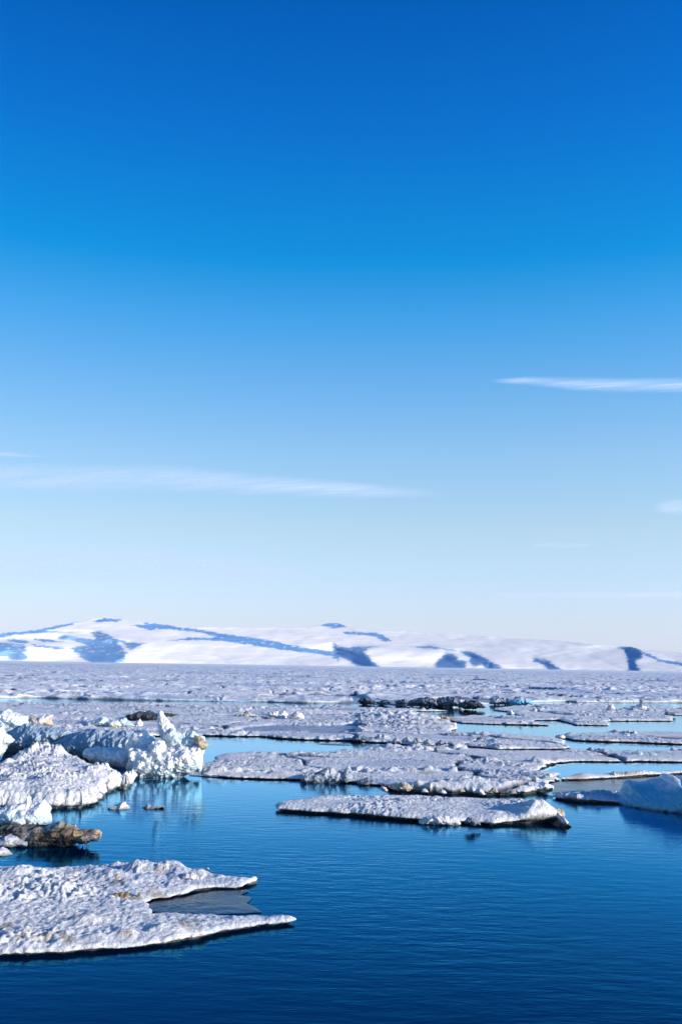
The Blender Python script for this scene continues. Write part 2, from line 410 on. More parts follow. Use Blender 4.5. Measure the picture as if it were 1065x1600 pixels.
# ================================================================== SETTING
def polar_disc(name, r, z, mat, kind='structure', n=96):
    V = [(0, 0, z)]; F = []
    rad = [8, 30, 120, 500, 2000, 5000, r]
    for q in rad:
        for k in range(n):
            a = 2 * math.pi * k / n; V.append((q * math.sin(a), q * math.cos(a), z))
    o = None
    me = bpy.data.meshes.new(name)
    F = [(0, 1 + (k + 1) % n, 1 + k) for k in range(n)]
    for j in range(len(rad) - 1):
        for k in range(n):
            a = 1 + j * n + k; b = 1 + j * n + (k + 1) % n
            F.append((a, b, b + n, a + n))
    me.from_pydata(V, [], F); me.materials.append(mat); me.update()
    o = bpy.data.objects.new(name, me); COL.objects.link(o); o['kind'] = kind
    return o
polar_disc('sea_water', 9500, 0.0, M_WATER)

# ---- far pack ice reaching to the shore
def far_ice():
    top = [(-140, 1093), (0, 1091), (60, 1090.5), (100, 1091.5), (250, 1095), (420, 1097), (480, 1099), (560, 1099.5), (640, 1103), (700, 1104), (760, 1100.5),
           (800, 1098), (885, 1096.5), (900, 1097.5), (1065, 1098.5), (1200, 1100)]
    P = [tuple(p) for p in ground(*np.array(top, float).T)]
    a0 = math.atan2(P[-1][0], P[-1][1]); a1 = math.atan2(P[0][0], P[0][1])
    P += [(6200 * math.sin(a0 + .15), 6200), (6200 * math.sin(a1 - .15), 6200)]
    P = np.array(P)
    r = 118.0; rr = [r]
    while r < 6000:
        r *= 1.0035 if r < 900 else 1.007; rr.append(r)
    aa = np.arange(math.radians(-25), math.radians(25), 0.0011)
    RR, AA = np.meshgrid(np.array(rr), aa, indexing='ij'); X = RR * np.sin(AA); Y = RR * np.cos(AA)
    f = lambda x, y: sdist(P, x, y) + 0.8 * fbm(x / 6, y / 6, 1.0, 3)
    x, y, s, F = clip_grid(f, X, Y, 0.05)
    r = np.hypot(x, y)
    calm = 1 - 0.93 * sst(1300, 2300, r + 500 * perlin(x / 900, y / 900))
    h = 0.45 * fbm(x / 16, y / 11, 3.0, 5) + 0.16 * (ridged(x / 4.5, y / 3.5, 4.0, 3) - .6) + 0.10 * perlin(x / 1.2, y / 1.2, 1)
    rub = np.clip(fbm(x / 30, y / 18, 27.3, 3) - 0.18, 0, 1) * np.clip(perlin(x / 2.4, y / 2.0, 8.0) * 1.5 + 0.15, 0, 1.2)
    ridge = np.exp(-((perlin(x / 60, y / 34, 12.0) + 0.25 * perlin(x / 11, y / 9, 2.0)) / 0.06) ** 2) * np.clip(perlin(x / 3, y / 3, 3.0) + 0.5, 0, 1.5)
    z = 0.30 + calm * (0.5 * h + 0.45 * rub + 0.3 * ridge) 
    pz, prough, pslush, pdark = plates(x, y, 15.0, 24.0, 5.0, 0.40)
    near = 1 - sst(900, 1800, r)
    z = (pz + 0.05) * near + 0.30 * (1 - near) + calm * (0.85 * h + 2.0 * rub + 0.55 * ridge) * (prough * near + 1 - near)
    z = np.maximum(z, 0.03); z = np.where(z > 0.8, 0.8 + 0.4 * np.tanh((z - 0.8) / 0.8), z)
    z *= 0.6 + 0.4 * np.clip(s / 1.5, 0, 1)
    nz = fbm(x / 25, y / 25, 22.0, 4)
    c = mixc(np.tile(SNOW, (len(x), 1)), TAN, np.clip(nz - 0.5, 0, 1) * 0.5)
    c = mixc(c, np.array([.93, .915, .88]), sst(1300, 2300, r))
    bare = np.clip((fbm(x / 45, y / 60, 62.0, 5) - 0.15) * 2.4, 0, 1) * (1 - sst(1300, 2300, r))
    c = mixc(c, np.array([.46, .53, .66]), bare * 0.7)
    c = mixc(c, np.array([.24, .33, .46]), pslush * near * 0.8); c = mixc(c, np.array([.08, .09, .12]), np.clip(pdark * 1.5, 0, 1) * near)
    E = boundary(F); bv = np.unique(E); rb = np.full(len(x), -1); rb[bv] = np.arange(len(bv)); n0 = len(x)
    V = np.stack([x, y, z], -1)
    V1 = V[bv].copy(); V1[:, 2] *= 0.45; V2 = V[bv].copy(); V2[:, 2] = -0.4; V2[:, 1] += 0.4
    nb = len(bv); dk = np.tile([.10, .09, .08], (nb, 1))
    FF = [F, np.stack([E[:, 1], E[:, 0], n0 + rb[E[:, 0]], n0 + rb[E[:, 1]]], -1), np.stack([n0 + rb[E[:, 1]], n0 + rb[E[:, 0]], n0 + nb + rb[E[:, 0]], n0 + nb + rb[E[:, 1]]], -1)]
    o = mesh_obj('sea_ice', np.concatenate([V, V1, V2]), np.concatenate(FF)[:, ::-1], M_FAR, np.concatenate([c, c[bv] * .6, dk]), origin=np.zeros(3))
    o['kind'] = 'structure'
far_ice()

# ---- snow hills across the bay
RIDGE = [(-160, 1003), (0, 990), (12, 988), (45, 985), (80, 979), (105, 973), (135, 970), (150, 966), (163, 963), (180, 966), (192, 967), (200, 970), (225, 972), (245, 973), (268, 977),
         (300, 978), (350, 980), (420, 981), (427, 979), (440, 980), (480, 981), (500, 976), (515, 973), (530, 974), (540, 978), (560, 982), (600, 985), (620, 987), (628, 984.5), (640, 987),
         (700, 990), (760, 994), (800, 998), (860, 1000), (930, 1007), (970, 1010), (985, 1010.5), (1000, 1015), (1065, 1020), (1240, 1030)]
SC = [  # outlines of the shaded patches on the slopes, scarps and bands
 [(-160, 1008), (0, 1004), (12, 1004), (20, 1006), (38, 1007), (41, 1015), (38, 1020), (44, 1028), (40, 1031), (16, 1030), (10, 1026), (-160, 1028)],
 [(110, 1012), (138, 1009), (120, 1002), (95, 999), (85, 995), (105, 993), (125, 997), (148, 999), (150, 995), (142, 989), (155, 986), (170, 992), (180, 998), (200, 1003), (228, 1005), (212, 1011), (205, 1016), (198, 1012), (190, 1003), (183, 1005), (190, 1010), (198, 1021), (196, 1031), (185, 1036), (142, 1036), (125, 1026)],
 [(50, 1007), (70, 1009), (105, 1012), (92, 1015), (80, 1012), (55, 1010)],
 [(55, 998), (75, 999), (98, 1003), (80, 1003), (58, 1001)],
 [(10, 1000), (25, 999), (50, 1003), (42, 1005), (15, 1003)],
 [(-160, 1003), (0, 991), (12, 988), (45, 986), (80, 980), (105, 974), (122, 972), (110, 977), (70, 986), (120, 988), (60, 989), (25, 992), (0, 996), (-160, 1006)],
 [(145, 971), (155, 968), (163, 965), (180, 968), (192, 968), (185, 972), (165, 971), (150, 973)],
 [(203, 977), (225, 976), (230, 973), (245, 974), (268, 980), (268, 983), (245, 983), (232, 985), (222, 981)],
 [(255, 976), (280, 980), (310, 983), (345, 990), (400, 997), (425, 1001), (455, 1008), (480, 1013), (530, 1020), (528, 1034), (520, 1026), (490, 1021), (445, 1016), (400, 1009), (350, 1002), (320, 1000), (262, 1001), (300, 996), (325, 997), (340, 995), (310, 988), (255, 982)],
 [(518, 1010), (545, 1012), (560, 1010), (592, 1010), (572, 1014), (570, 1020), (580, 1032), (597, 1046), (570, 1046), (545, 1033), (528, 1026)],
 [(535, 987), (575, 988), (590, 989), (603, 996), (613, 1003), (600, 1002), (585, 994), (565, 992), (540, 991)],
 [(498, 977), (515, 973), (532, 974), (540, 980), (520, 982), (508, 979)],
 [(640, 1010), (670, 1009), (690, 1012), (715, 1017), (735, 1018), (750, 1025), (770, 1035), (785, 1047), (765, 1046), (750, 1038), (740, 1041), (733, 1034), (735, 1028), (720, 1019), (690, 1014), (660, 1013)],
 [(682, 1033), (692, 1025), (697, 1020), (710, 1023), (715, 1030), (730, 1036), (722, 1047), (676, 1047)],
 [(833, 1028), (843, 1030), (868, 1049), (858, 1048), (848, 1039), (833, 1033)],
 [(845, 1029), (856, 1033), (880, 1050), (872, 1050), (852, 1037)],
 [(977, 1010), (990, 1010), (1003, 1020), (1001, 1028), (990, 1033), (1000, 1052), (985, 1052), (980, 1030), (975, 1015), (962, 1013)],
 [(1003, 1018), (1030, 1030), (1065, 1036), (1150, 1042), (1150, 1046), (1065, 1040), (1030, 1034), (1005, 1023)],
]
def hills():
    du, dv = 1.0, 0.75
    U = np.arange(-150, 1216, du); Vv = np.arange(960, 1056, dv)
    UU, VV = np.meshgrid(U, Vv)
    Mk = np.zeros(UU.shape)
    jx = UU + 2.5 * fbm(UU / 22, VV / 6, 3.0, 3); jy = VV + 1.0 * fbm(UU / 22, VV / 6, 9.0, 3)
    for k_ in (0, 1, 9, 12, 13, 14, 15, 16):
        p = SC[k_]
        Mk = np.maximum(Mk, (sdist(np.array(p, float), jx, jy) > 0).astype(float))
    Mk *= 1 - 0.9 * ((perlin(UU / 13, VV / 2.6, 31.0) > 0.62) & (VV < 1012))
    g = -3.0 * Mk * du
    Lk = 80.0; kx = np.arange(-160, 161) * du; ker = 0.5 * np.sign(kx) * np.exp(-np.abs(kx) / Lk)
    D = np.stack([np.convolve(r_, ker, 'same') for r_ in g])
    def blur(A, s, ax):
        k = np.arange(-int(3 * s) - 1, int(3 * s) + 2); kk = np.exp(-(k / s) ** 2 / 2); kk /= kk.sum()
        return np.apply_along_axis(lambda r_: np.convolve(np.pad(r_, len(kk) // 2, 'edge'), kk, 'valid'), ax, A)
    D = blur(blur(D, 4.0, 0), 2.5, 1)
    sh = 1033.5 + 0.0155 * UU
    r = 4300 + 7 * (sh - VV) + D + 10 * fbm(UU / 80, VV / 15, 5.0, 3) + 2.5 * ridged(UU / 45 - VV / 14, VV / 40 + UU / 300, 6.0, 3)
    # range must grow going up the slope
    for i in range(r.shape[0] - 2, -1, -1): r[i] = np.maximum(r[i], r[i + 1] + 2.0 * dv)
    shore = 1034.5 + 0.0155 * U; rid = np.interp(U, *np.array(RIDGE, float).T) + 0.7 * fbm(U / 9, 0 * U, 2.0, 3)
    rows = 120
    s = np.linspace(0, 1, rows)[:, None]
    vg = (shore + 3)[None, :] * (1 - s) + rid[None, :] * s
    ii = np.clip((vg - 960) / dv, 0, len(Vv) - 1.001); i0 = ii.astype(int); fr = ii - i0
    cc = np.arange(len(U))[None, :].repeat(rows, 0)
    rg = r[i0, cc] * (1 - fr) + r[i0 + 1, cc] * fr
    d = ray(np.tile(U, (rows, 1)), vg); hd = np.hypot(d[..., 0], d[..., 1])
    P = d / hd[..., None] * rg[..., None]; P[..., 2] += CAM_H
    back = []
    for k, (dr_, dz) in enumerate(((150, -4), (500, -40), (1400, -160), (2600, -400))):
        q = P[-1].copy(); l_ = np.hypot(q[:, 0], q[:, 1]); q[:, :2] *= ((l_ + dr_) / l_)[:, None]; q[:, 2] = np.maximum(q[:, 2] + dz, -8); back.append(q)
    A = np.concatenate([P, np.array(back)])
    A[0, :, 2] = -8
    nr, nc = A.shape[:2]; idx = np.arange(nr * nc).reshape(nr, nc)
    F = np.stack([idx[:-1, :-1].ravel(), idx[:-1, 1:].ravel(), idx[1:, 1:].ravel(), idx[1:, :-1].ravel()], -1)
    V = A.reshape(-1, 3)
    c = np.tile(np.array([.90, .875, .83]), (len(V), 1))
    # blue shade painted on the snow: bands along the crests, then the scarps
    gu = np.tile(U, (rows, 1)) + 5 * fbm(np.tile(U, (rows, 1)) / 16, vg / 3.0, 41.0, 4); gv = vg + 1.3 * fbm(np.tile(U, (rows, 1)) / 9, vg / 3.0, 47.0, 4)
    band_shade = np.zeros(gu.shape)
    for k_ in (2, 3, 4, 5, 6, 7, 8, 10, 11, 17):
        band_shade = np.maximum(band_shade, np.clip(0.5 + sdist(np.array(SC[k_], float), gu, gv) / 1.8, 0, 1))
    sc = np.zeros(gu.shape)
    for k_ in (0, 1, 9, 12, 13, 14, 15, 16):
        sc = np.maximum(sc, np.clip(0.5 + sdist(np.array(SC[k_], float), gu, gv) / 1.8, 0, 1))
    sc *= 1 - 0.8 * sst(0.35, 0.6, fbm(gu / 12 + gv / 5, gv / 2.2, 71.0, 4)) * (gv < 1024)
    band_shade *= 1 - 0.85 * (fbm(gu / 11, gv / 1.6, 51.0, 2) > 0.55)
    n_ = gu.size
    c[:n_] = mixc(c[:n_], np.array([.24, .45, .70]), sc.ravel())  # scarp shade laid on as blue vertex colour
    c[:n_] = mixc(c[:n_], np.array([.16, .36, .64]), band_shade.ravel())
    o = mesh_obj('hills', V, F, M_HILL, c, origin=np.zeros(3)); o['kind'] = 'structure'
hills()

# ================================================================== FLOES
FL = floe
FL('ice_floe', 'wide snowy floe behind the tall ice spire, beyond the middle pond', 'ice floe',
   [(-90, 1099), (0, 1097.5), (90, 1097.5), (300, 1099.5), (480, 1102), (560, 1104), (700, 1109), (640, 1112), (600, 1114), (640, 1121), (680, 1126), (717, 1137), (700, 1143), (790, 1147), (862, 1151), (882, 1158), (900, 1165), (885, 1170),
    (868, 1171), (780, 1172), (720, 1167), (650, 1166), (600, 1162), (545, 1158), (480, 1156), (400, 1151.5), (300, 1150), (200, 1152), (60, 1150), (-90, 1150)],
   T=0.26, cells=(11, 14), A=0.20, rag=0.9, seed=1.3, du=0.0011, dr=0.003, ragscale=2.5, mounds=[(625, 1124, 7, 5, 0.75, 0), (690, 1134, 6, 3, 0.5, 0), (470, 1115, 5, 3, .5, 0)], dirt=.4)
FL('ice_floe', 'broad flat floe across the middle with greenish rubble on its near edge', 'ice floe',
   [(345, 1177), (400, 1173.5), (480, 1174), (560, 1171.5), (620, 1166), (650, 1165), (720, 1167), (790, 1171.5), (870, 1171.5), (897, 1169), (960, 1172), (1180, 1170), (1180, 1193), (1000, 1190.5), (900, 1190.5), (870, 1193), (850, 1198), (835, 1203),
    (862, 1206), (872, 1212), (858, 1224), (862, 1232), (830, 1241), (760, 1243), (680, 1241), (610, 1236), (590, 1228), (560, 1224), (470, 1219), (400, 1218), (310, 1213), (316, 1199), (330, 1190)],
   T=0.20, cells=(9, 8, 0.0), A=0.14, rag=0.40, seed=4.1, du=0.0009, dr=0.0025, ragscale=1.6, mounds=[(760, 1230, 3.5, 1.2, .35, 0), (640, 1232, 3, .8, .25, 0)], dirt=.6)
FL('ice_floe', 'long low floe at the right with a black undercut near edge', 'ice floe',
   [(868, 1148), (900, 1144.5), (960, 1143), (1180, 1144), (1180, 1167), (1065, 1163.5), (1000, 1161), (930, 1159), (895, 1157), (878, 1153)],
   T=0.22, cells=(14, 9), A=0.12, rag=0.3, seed=6.2, ragscale=1.5)
FL('ice_floe', 'ragged floe below the right open lead with tiny white hummocks', 'ice floe',
   [(775, 1105), (840, 1100.5), (950, 1101), (960, 1108), (1000, 1105), (1180, 1111), (1180, 1117), (1050, 1118), (1048, 1127), (950, 1127), (948, 1134), (900, 1133), (872, 1126), (835, 1126), (830, 1129), (862, 1134), (800, 1132.5), (760, 1131.5),
    (722, 1130), (690, 1122), (735, 1117.5), (760, 1118.5), (812, 1119), (800, 1113), (770, 1110)],
   T=0.22, cells=(10, 9), A=0.15, rag=0.4, seed=8.4, ragscale=1.8, mounds=[(930, 1105, 9, 3, .5, 0)])
FL('ice_floe', 'thin strip of floe behind the blue iceberg with a yellowish undercut edge', 'ice floe',
   [(868, 1214), (900, 1208), (960, 1206), (1065, 1202), (1180, 1200), (1180, 1207), (1065, 1209.5), (960, 1217), (900, 1220), (872, 1220)],
   T=0.25, A=0.09, rag=0.18, seed=9.7, dirt=.8)
FL('ice_floe', 'narrow snowy floe tucked against the left end of the blue iceberg', 'ice floe',
   [(858, 1241), (885, 1238), (905, 1236), (960, 1238), (1000, 1240), (1005, 1258), (960, 1256), (900, 1254), (868, 1248)],
   T=0.18, A=0.16, rag=0.22, seed=11.7, dirt=.2, mounds=[(900, 1247, 1.3, .6, .16, 0), (950, 1243, 0.7, .4, .12, 0)], du=.0007)
FL('ice_floe', 'pointed floe afloat in the centre water with a rounded snow mound at its right end', 'ice floe',
   [(427, 1262), (430, 1252, .3), (445, 1247, .3), (500, 1243, .3), (600, 1241, .3), (700, 1243, .3), (790, 1246, .3), (850, 1252, .3), (862, 1266), (884, 1281), (870, 1286), (830, 1288), (800, 1288), (770, 1291), (730, 1288), (700, 1288), (650, 1284), (600, 1280), (560, 1276), (500, 1272), (435, 1268)],
   T=0.32, A=0.11, rag=0.14, seed=13.2, du=0.0006, dr=0.0018, under=.35, mounds=[(838, 1271, 0.85, 1.2, .5, 0), (680, 1281, .9, .35, .22, 0), (735, 1283, .8, .35, .2, 0)], dirt=.0)
FL('ice_floe', 'thick lumpy floe at the left whose bright side faces the open water', 'ice floe',
   [(-90, 1200), (0, 1190, .9), (20, 1180, .9), (60, 1172, .9), (100, 1176, .9), (130, 1184, .9), (170, 1197, .9), (198, 1206, .9), (207, 1218), (190, 1231), (156, 1240), (152, 1252), (128, 1262), (84, 1264), (40, 1262), (-90, 1262)],
   T=0.85, A=0.24, rag=0.28, seed=15.9, du=0.0006, dr=0.0018, under=.15, ragscale=.8, dirt=.25, rimdark=.8, edge=.9, aqua=.3,
   mounds=[(68, 1178, 1.5, .8, .35, 0), (40, 1187, .8, .6, .25, 0), (90, 1240, 1.5, .8, .25, 0), (185, 1212, .8, .8, .2, 0), (10, 1240, 1, .8, .3, 0)])
FL('ice_floe', 'large flat foreground floe at the lower left with a forked right end', 'ice floe',
   [(-90, 1352, .3), (-20, 1350, .3), (40, 1352, .3), (90, 1353, .3), (140, 1350, .3), (200, 1346, .3), (262, 1350, .3), (300, 1356, .3), (332, 1363, .3), (390, 1370, .3), (398, 1378), (375, 1390), (330, 1391), (300, 1395), (285, 1402), (240, 1408), (222, 1416), (235, 1424), (300, 1425), (380, 1426), (440, 1425),
    (482, 1430), (480, 1440), (462, 1444), (410, 1452), (345, 1461), (300, 1471), (250, 1478), (180, 1487), (80, 1494), (0, 1496), (-90, 1499)],
   T=0.20, A=0.15, rag=0.18, seed=18.3, du=0.0005, dr=0.0013, under=.28, dirt=1.0, edge=.5,
   mounds=[(255, 1360, .55, .5, .22, 0), (215, 1362, .4, .3, .2, 0), (180, 1372, .7, .3, .17, 0), (300, 1366, .5, .3, .12, 0), (80, 1392, .6, .3, .16, 0), (30, 1366, .8, .4, .18, 0), (140, 1440, .3, .2, .15, 0)])

def slush(label, poly, seed, base=(.018, .045, .10), kind=None, name='slush_ice', T=.03, rag=.1, dr=.0018):
    return FL(name, label, 'slush ice', poly, T=T, A=0.012, rag=rag, seed=seed, mat=M_SLUSH, base=base, dirt=0, du=.0008, dr=dr, sides=False, rimdark=1)
slush('dark grey slush filling the notch of the foreground floe', [(215, 1418), (240, 1406), (290, 1400), (330, 1390), (385, 1389), (392, 1394), (370, 1398), (398, 1402), (385, 1410), (412, 1427), (320, 1430), (230, 1426)], 31)
slush('sheet of thin grey young ice between the strip floe and the blue iceberg', [(860, 1222), (960, 1217), (1080, 1210), (1080, 1235), (960, 1238), (905, 1236), (862, 1240)], 33, base=(.035, .075, .15))
slush('thin grey ice shelf at the right foot of the spired ice block', [(300, 1206), (318, 1199), (345, 1198), (375, 1204), (400, 1216), (330, 1214), (296, 1212)], 35, base=(.45, .47, .52), T=.06)

# ================================================================== ICE BLOCKS
# the big spired block
Yb = ground(258, 1215)[1]
big = empty('ice_block', (float(ground(258, 1215)[0]), float(Yb), 0.0))
tag(big, 'tallest ice block with a thin white spire and a brown tipped slab at its right', 'ice block')
relief('ice_wall', [(200, 1178), (205, 1171), (222, 1169), (236, 1168), (239, 1160), (246, 1157), (257, 1158), (262, 1166), (278, 1166), (285, 1162), (298, 1167), (310, 1166), (317, 1174), (316, 1188), (314, 1203), (300, 1208), (285, 1212), (285, 1224), (205, 1224), (207, 1208), (200, 1196)],
       1213, 1.1, 40, R=.9, crag=.42, fine=.11, col='ice', parent=big, white_top=1.3, dirt=.12, Y=Yb - .3, step=.55)
relief('spire', [(247, 1135), (246, 1120), (248, 1112), (251, 1109), (255, 1112), (257, 1118), (264, 1126), (270, 1131), (274, 1137), (279, 1145), (275, 1165), (256, 1165), (250, 1147)],
       1213, .3, 41, R=.4, crag=.12, fine=.05, col='snow', parent=big, Y=Yb + 1.5, step=.6, rag=.8)
relief('slab', [(257, 1140), (268, 1138), (282, 1142), (292, 1144), (301, 1141), (305, 1143), (310, 1149), (319, 1152), (322, 1158), (326, 1162), (321, 1166), (318, 1180), (315, 1192), (255, 1190)],
       1213, .55, 42, R=.7, crag=.25, fine=.07, col='ice', parent=big, Y=Yb + .6, step=.55, white_top=.35, dirt=.12)
relief('brown_crust', [(306, 1150), (313, 1150), (319, 1153), (323, 1159), (327, 1162.5), (322, 1166), (318, 1172), (311, 1170), (307, 1160)],
       1213, .35, 43, R=.3, crag=.15, fine=.09, col='tan', parent=big, Y=Yb + .15, step=.5, dirt=.6, white_top=0)
relief('snow_hump', [(199, 1182), (199, 1165), (204, 1150), (211, 1142), (222, 1140), (231, 1144), (236, 1150), (246, 1156), (256, 1156), (256, 1190), (200, 1192)],
       1213, 1.2, 44, R=1.2, crag=.3, fine=.08, col='ice', parent=big, Y=Yb + 1.6, step=.6, white_top=.8)

def block(label, poly, basey, depth, seed, name='ice_block', cat='ice block', **k):
    return relief(name, poly, basey, depth, seed, label=label, cat=cat, **k)
# shadowed pressure banks at left; their blue shade and dark underside are painted on
block('long shadowed ice bank behind the thick left floe, dark under its lip', [(60, 1176), (75, 1162), (100, 1150), (128, 1141), (150, 1139), (175, 1142), (200, 1144), (214, 1148), (214, 1176), (205, 1182), (135, 1190), (90, 1186)], 1182, 1.6, 50, skew=.6, wetline=1.1, col='shade', crag=.4, R=1.6, fine=.06, lean=.6)  # wetline raised to paint the dark underside shade
block('left half of the shadowed ice bank, ribbed and capped with bright snow crumbs', [(-60, 1140), (12, 1145), (22, 1138), (36, 1131), (52, 1131), (64, 1134), (84, 1137), (104, 1143), (112, 1150), (96, 1157), (80, 1168), (60, 1180), (10, 1180), (-60, 1180)], 1172, 1.6, 51, skew=.6, wetline=1.1, col='shade', crag=.4, R=1.4, fine=.07, lean=.5)  # wetline raised to paint the dark underside shade
block('low blue shadowed wedge between the thick floe and the spired block', [(128, 1176), (136, 1170), (152, 1168), (175, 1169), (200, 1171), (201, 1196), (196, 1200), (165, 1197), (130, 1184)], 1203, 1.0, 52, skew=.8, col='ice', crag=.25, R=1.0, lean=.4)
block('snowy rounded block cluster at the far left edge', [(-60, 1112), (0, 1111), (6, 1109), (14, 1108), (24, 1113), (36, 1117), (43, 1120), (44, 1129), (38, 1134), (30, 1140), (10, 1146), (-60, 1146)], 1144, 1.3, 53, col='ice', crag=.4, R=1.2, white_top=.9)
block('creamy white angular block beside the far left cluster', [(40, 1133), (42, 1124), (50, 1120), (62, 1119), (70, 1116), (83, 1117), (80, 1125), (85, 1134), (66, 1135), (50, 1136)], 1134, 1.0, 54, col='tan', crag=.35, R=.8, white_top=.9, z0=.3)
block('tilted white slab with a pointed tip cut by the left frame edge', [(-50, 1150), (-20, 1134), (0, 1134), (5, 1133), (9, 1141), (12, 1146), (20, 1151), (23, 1154), (18, 1160), (10, 1168), (6, 1178), (2, 1186), (-50, 1200)], 1192, .6, 55, col='ice', crag=.2, R=.6, white_top=.7)
block('pale wedge block in the middle distance left of a pair of round lumps', [(134, 1134), (140, 1127), (150, 1124), (158, 1121), (163, 1119), (167, 1121), (171, 1130), (171, 1136), (150, 1136)], 1135, 1.0, 56, col='ice', crag=.3, R=.8, z0=.3)
block('greenish round ice lump between the pale wedge block and a round white one', [(170, 1136), (172, 1127), (178, 1124), (184, 1125), (188, 1129), (190, 1134), (184, 1136)], 1136, .8, 57, col='green', crag=.2, R=.7, z0=.3)
block('round white ice lump, rightmost of the middle distance trio', [(186, 1134), (186, 1126), (190, 1122), (196, 1121), (201, 1126), (208, 1131), (214, 1134), (200, 1136)], 1135, .8, 58, col='ice', crag=.2, R=.7, z0=.3)
block('small white lump just left of the dark ice mass behind the spire', [(212, 1133), (215, 1126), (219, 1123), (223, 1127), (224, 1133), (218, 1135)], 1134, .6, 59, col='snow', crag=.2, R=.5, z0=.3)
block('dark wet ice mass left of the spire tip', [(190, 1122), (202, 1117), (216, 1112), (230, 1112), (246, 1115), (262, 1114), (276, 1117), (270, 1119), (256, 1121), (248, 1127), (225, 1128), (205, 1126)], 1127, 1.4, 60, col='black', crag=.5, R=1.0, z0=.2, white_top=.1)
# near left blocks
block('snow block resting at the left edge above the brown ice ledge', [(-60, 1262), (0, 1262), (10, 1260), (24, 1256), (42, 1254), (44, 1246), (47, 1247), (50, 1255), (60, 1251), (70, 1252), (78, 1260), (80, 1275), (78, 1290), (60, 1296), (-60, 1298)], 1290, .75, 61, col='ice', crag=.35, R=.8, fine=.07, white_top=1.0, step=.6)
Yl = ground(80, 1322)[1]
ledge = empty('ice_ledge', (float(ground(60, 1322)[0]), float(Yl), 0)); tag(ledge, 'overhanging algae stained brown ice ledge with sunlit golden tip and icicles', 'ice ledge')
relief('ice_body', [(-60, 1292), (10, 1291), (40, 1289), (76, 1290), (88, 1286), (96, 1282), (103, 1288), (118, 1290), (122, 1296), (135, 1296), (150, 1298), (157, 1304), (155, 1310), (143, 1314), (138, 1317), (122, 1317), (112, 1321), (80, 1324), (60, 1334), (-60, 1334)],
       1322, .6, 62, R=.4, crag=.05, fine=.045, col='ledge', parent=ledge, Y=Yl + .9, step=.45, white_top=.35, dirt=.5, skew=.30)
relief('sunlit_tip', [(112, 1298), (122, 1296), (135, 1296), (150, 1297), (158, 1303), (157, 1309), (146, 1314), (138, 1317), (124, 1316), (112, 1310)], 1322, .35, 68, R=.25, crag=.05, fine=.05, col='sunlit_gold', parent=ledge, Y=Yl - .2, step=.45, white_top=.6, dirt=.3)  # low sunlight on the right end, painted as a golden part
relief('snow_cap', [(60, 1294), (76, 1290), (88, 1285), (96, 1281), (103, 1286), (118, 1289), (120, 1294), (100, 1297), (80, 1297)], 1322, .3, 63, R=.3, crag=.08, col='snow', parent=ledge, Y=Yl + .2, step=.5)
for k, (ix, iy, ln) in enumerate([(124, 1315, 9), (130, 1316, 8), (136, 1315, 8), (139, 1314, 5), (118, 1317, 6)]):
    relief('icicle', [(ix - 1.1, iy - 2), (ix + 1.1, iy - 2), (ix + .7, iy + ln * .5), (ix + .1, iy + ln), (ix - .6, iy + ln * .5)], 1322, .025, 64 + k, R=.03, crag=0, fine=.003, rag=.1, col='ice', parent=ledge, Y=Yl + .3, step=.35)
block('small bright snow lump at the left edge below the brown ledge', [(-60, 1326), (-10, 1322), (4, 1322), (14, 1328), (20, 1336), (18, 1340), (-60, 1344)], 1338, .5, 70, col='snow', crag=.15, R=.5)
block('low snow shelf at the waterline under the brown ledge', [(-60, 1308), (0, 1306), (16, 1306), (30, 1311), (44, 1315), (48, 1319), (30, 1322), (-60, 1326)], 1320, .4, 71, col='grey', crag=.12, R=.4, Y=float(Yl) - .5)
# floating bits
block('small white ice lump floating in the blue channel near the thick floe', [(170, 1263), (174, 1258), (183, 1257), (189, 1253), (195, 1252), (197, 1257), (202, 1261), (203, 1265), (190, 1267), (175, 1267)], 1265, .35, 72, col='snow', crag=.1, R=.3, step=.5, rag=.7)
block('flat wet ice piece floating below the spired block', [(221, 1263), (226, 1259), (232, 1255), (236, 1259), (246, 1260), (257, 1261), (256, 1264), (232, 1267)], 1264, .3, 73, col='grey', crag=.05, R=.25, step=.5, rag=.5)
block('tiny ice crumb floating above the right fork of the foreground floe', [(321, 1359), (323, 1356), (326, 1356), (328, 1359), (325, 1361)], 1360, .06, 74, col='snow', crag=.01, R=.06, step=.3, rag=.2, fine=.01)
# blue iceberg, right
block('big smooth blue iceberg at the right edge, shaded face over its dark reflection', [(961, 1252), (968, 1246), (975, 1235), (981, 1225), (988, 1222), (1004, 1224), (1018, 1224), (1030, 1220), (1042, 1219), (1048, 1215), (1054, 1212), (1060, 1214), (1068, 1219), (1085, 1216), (1110, 1222), (1140, 1240), (1160, 1290), (1000, 1275), (962, 1262)],
      1262, 2.2, 75, name='iceberg', cat='iceberg', col='aqua', crag=.35, R=2.0, fine=.03, white_top=.42, lean=1.2, basex=965, skew=.75)
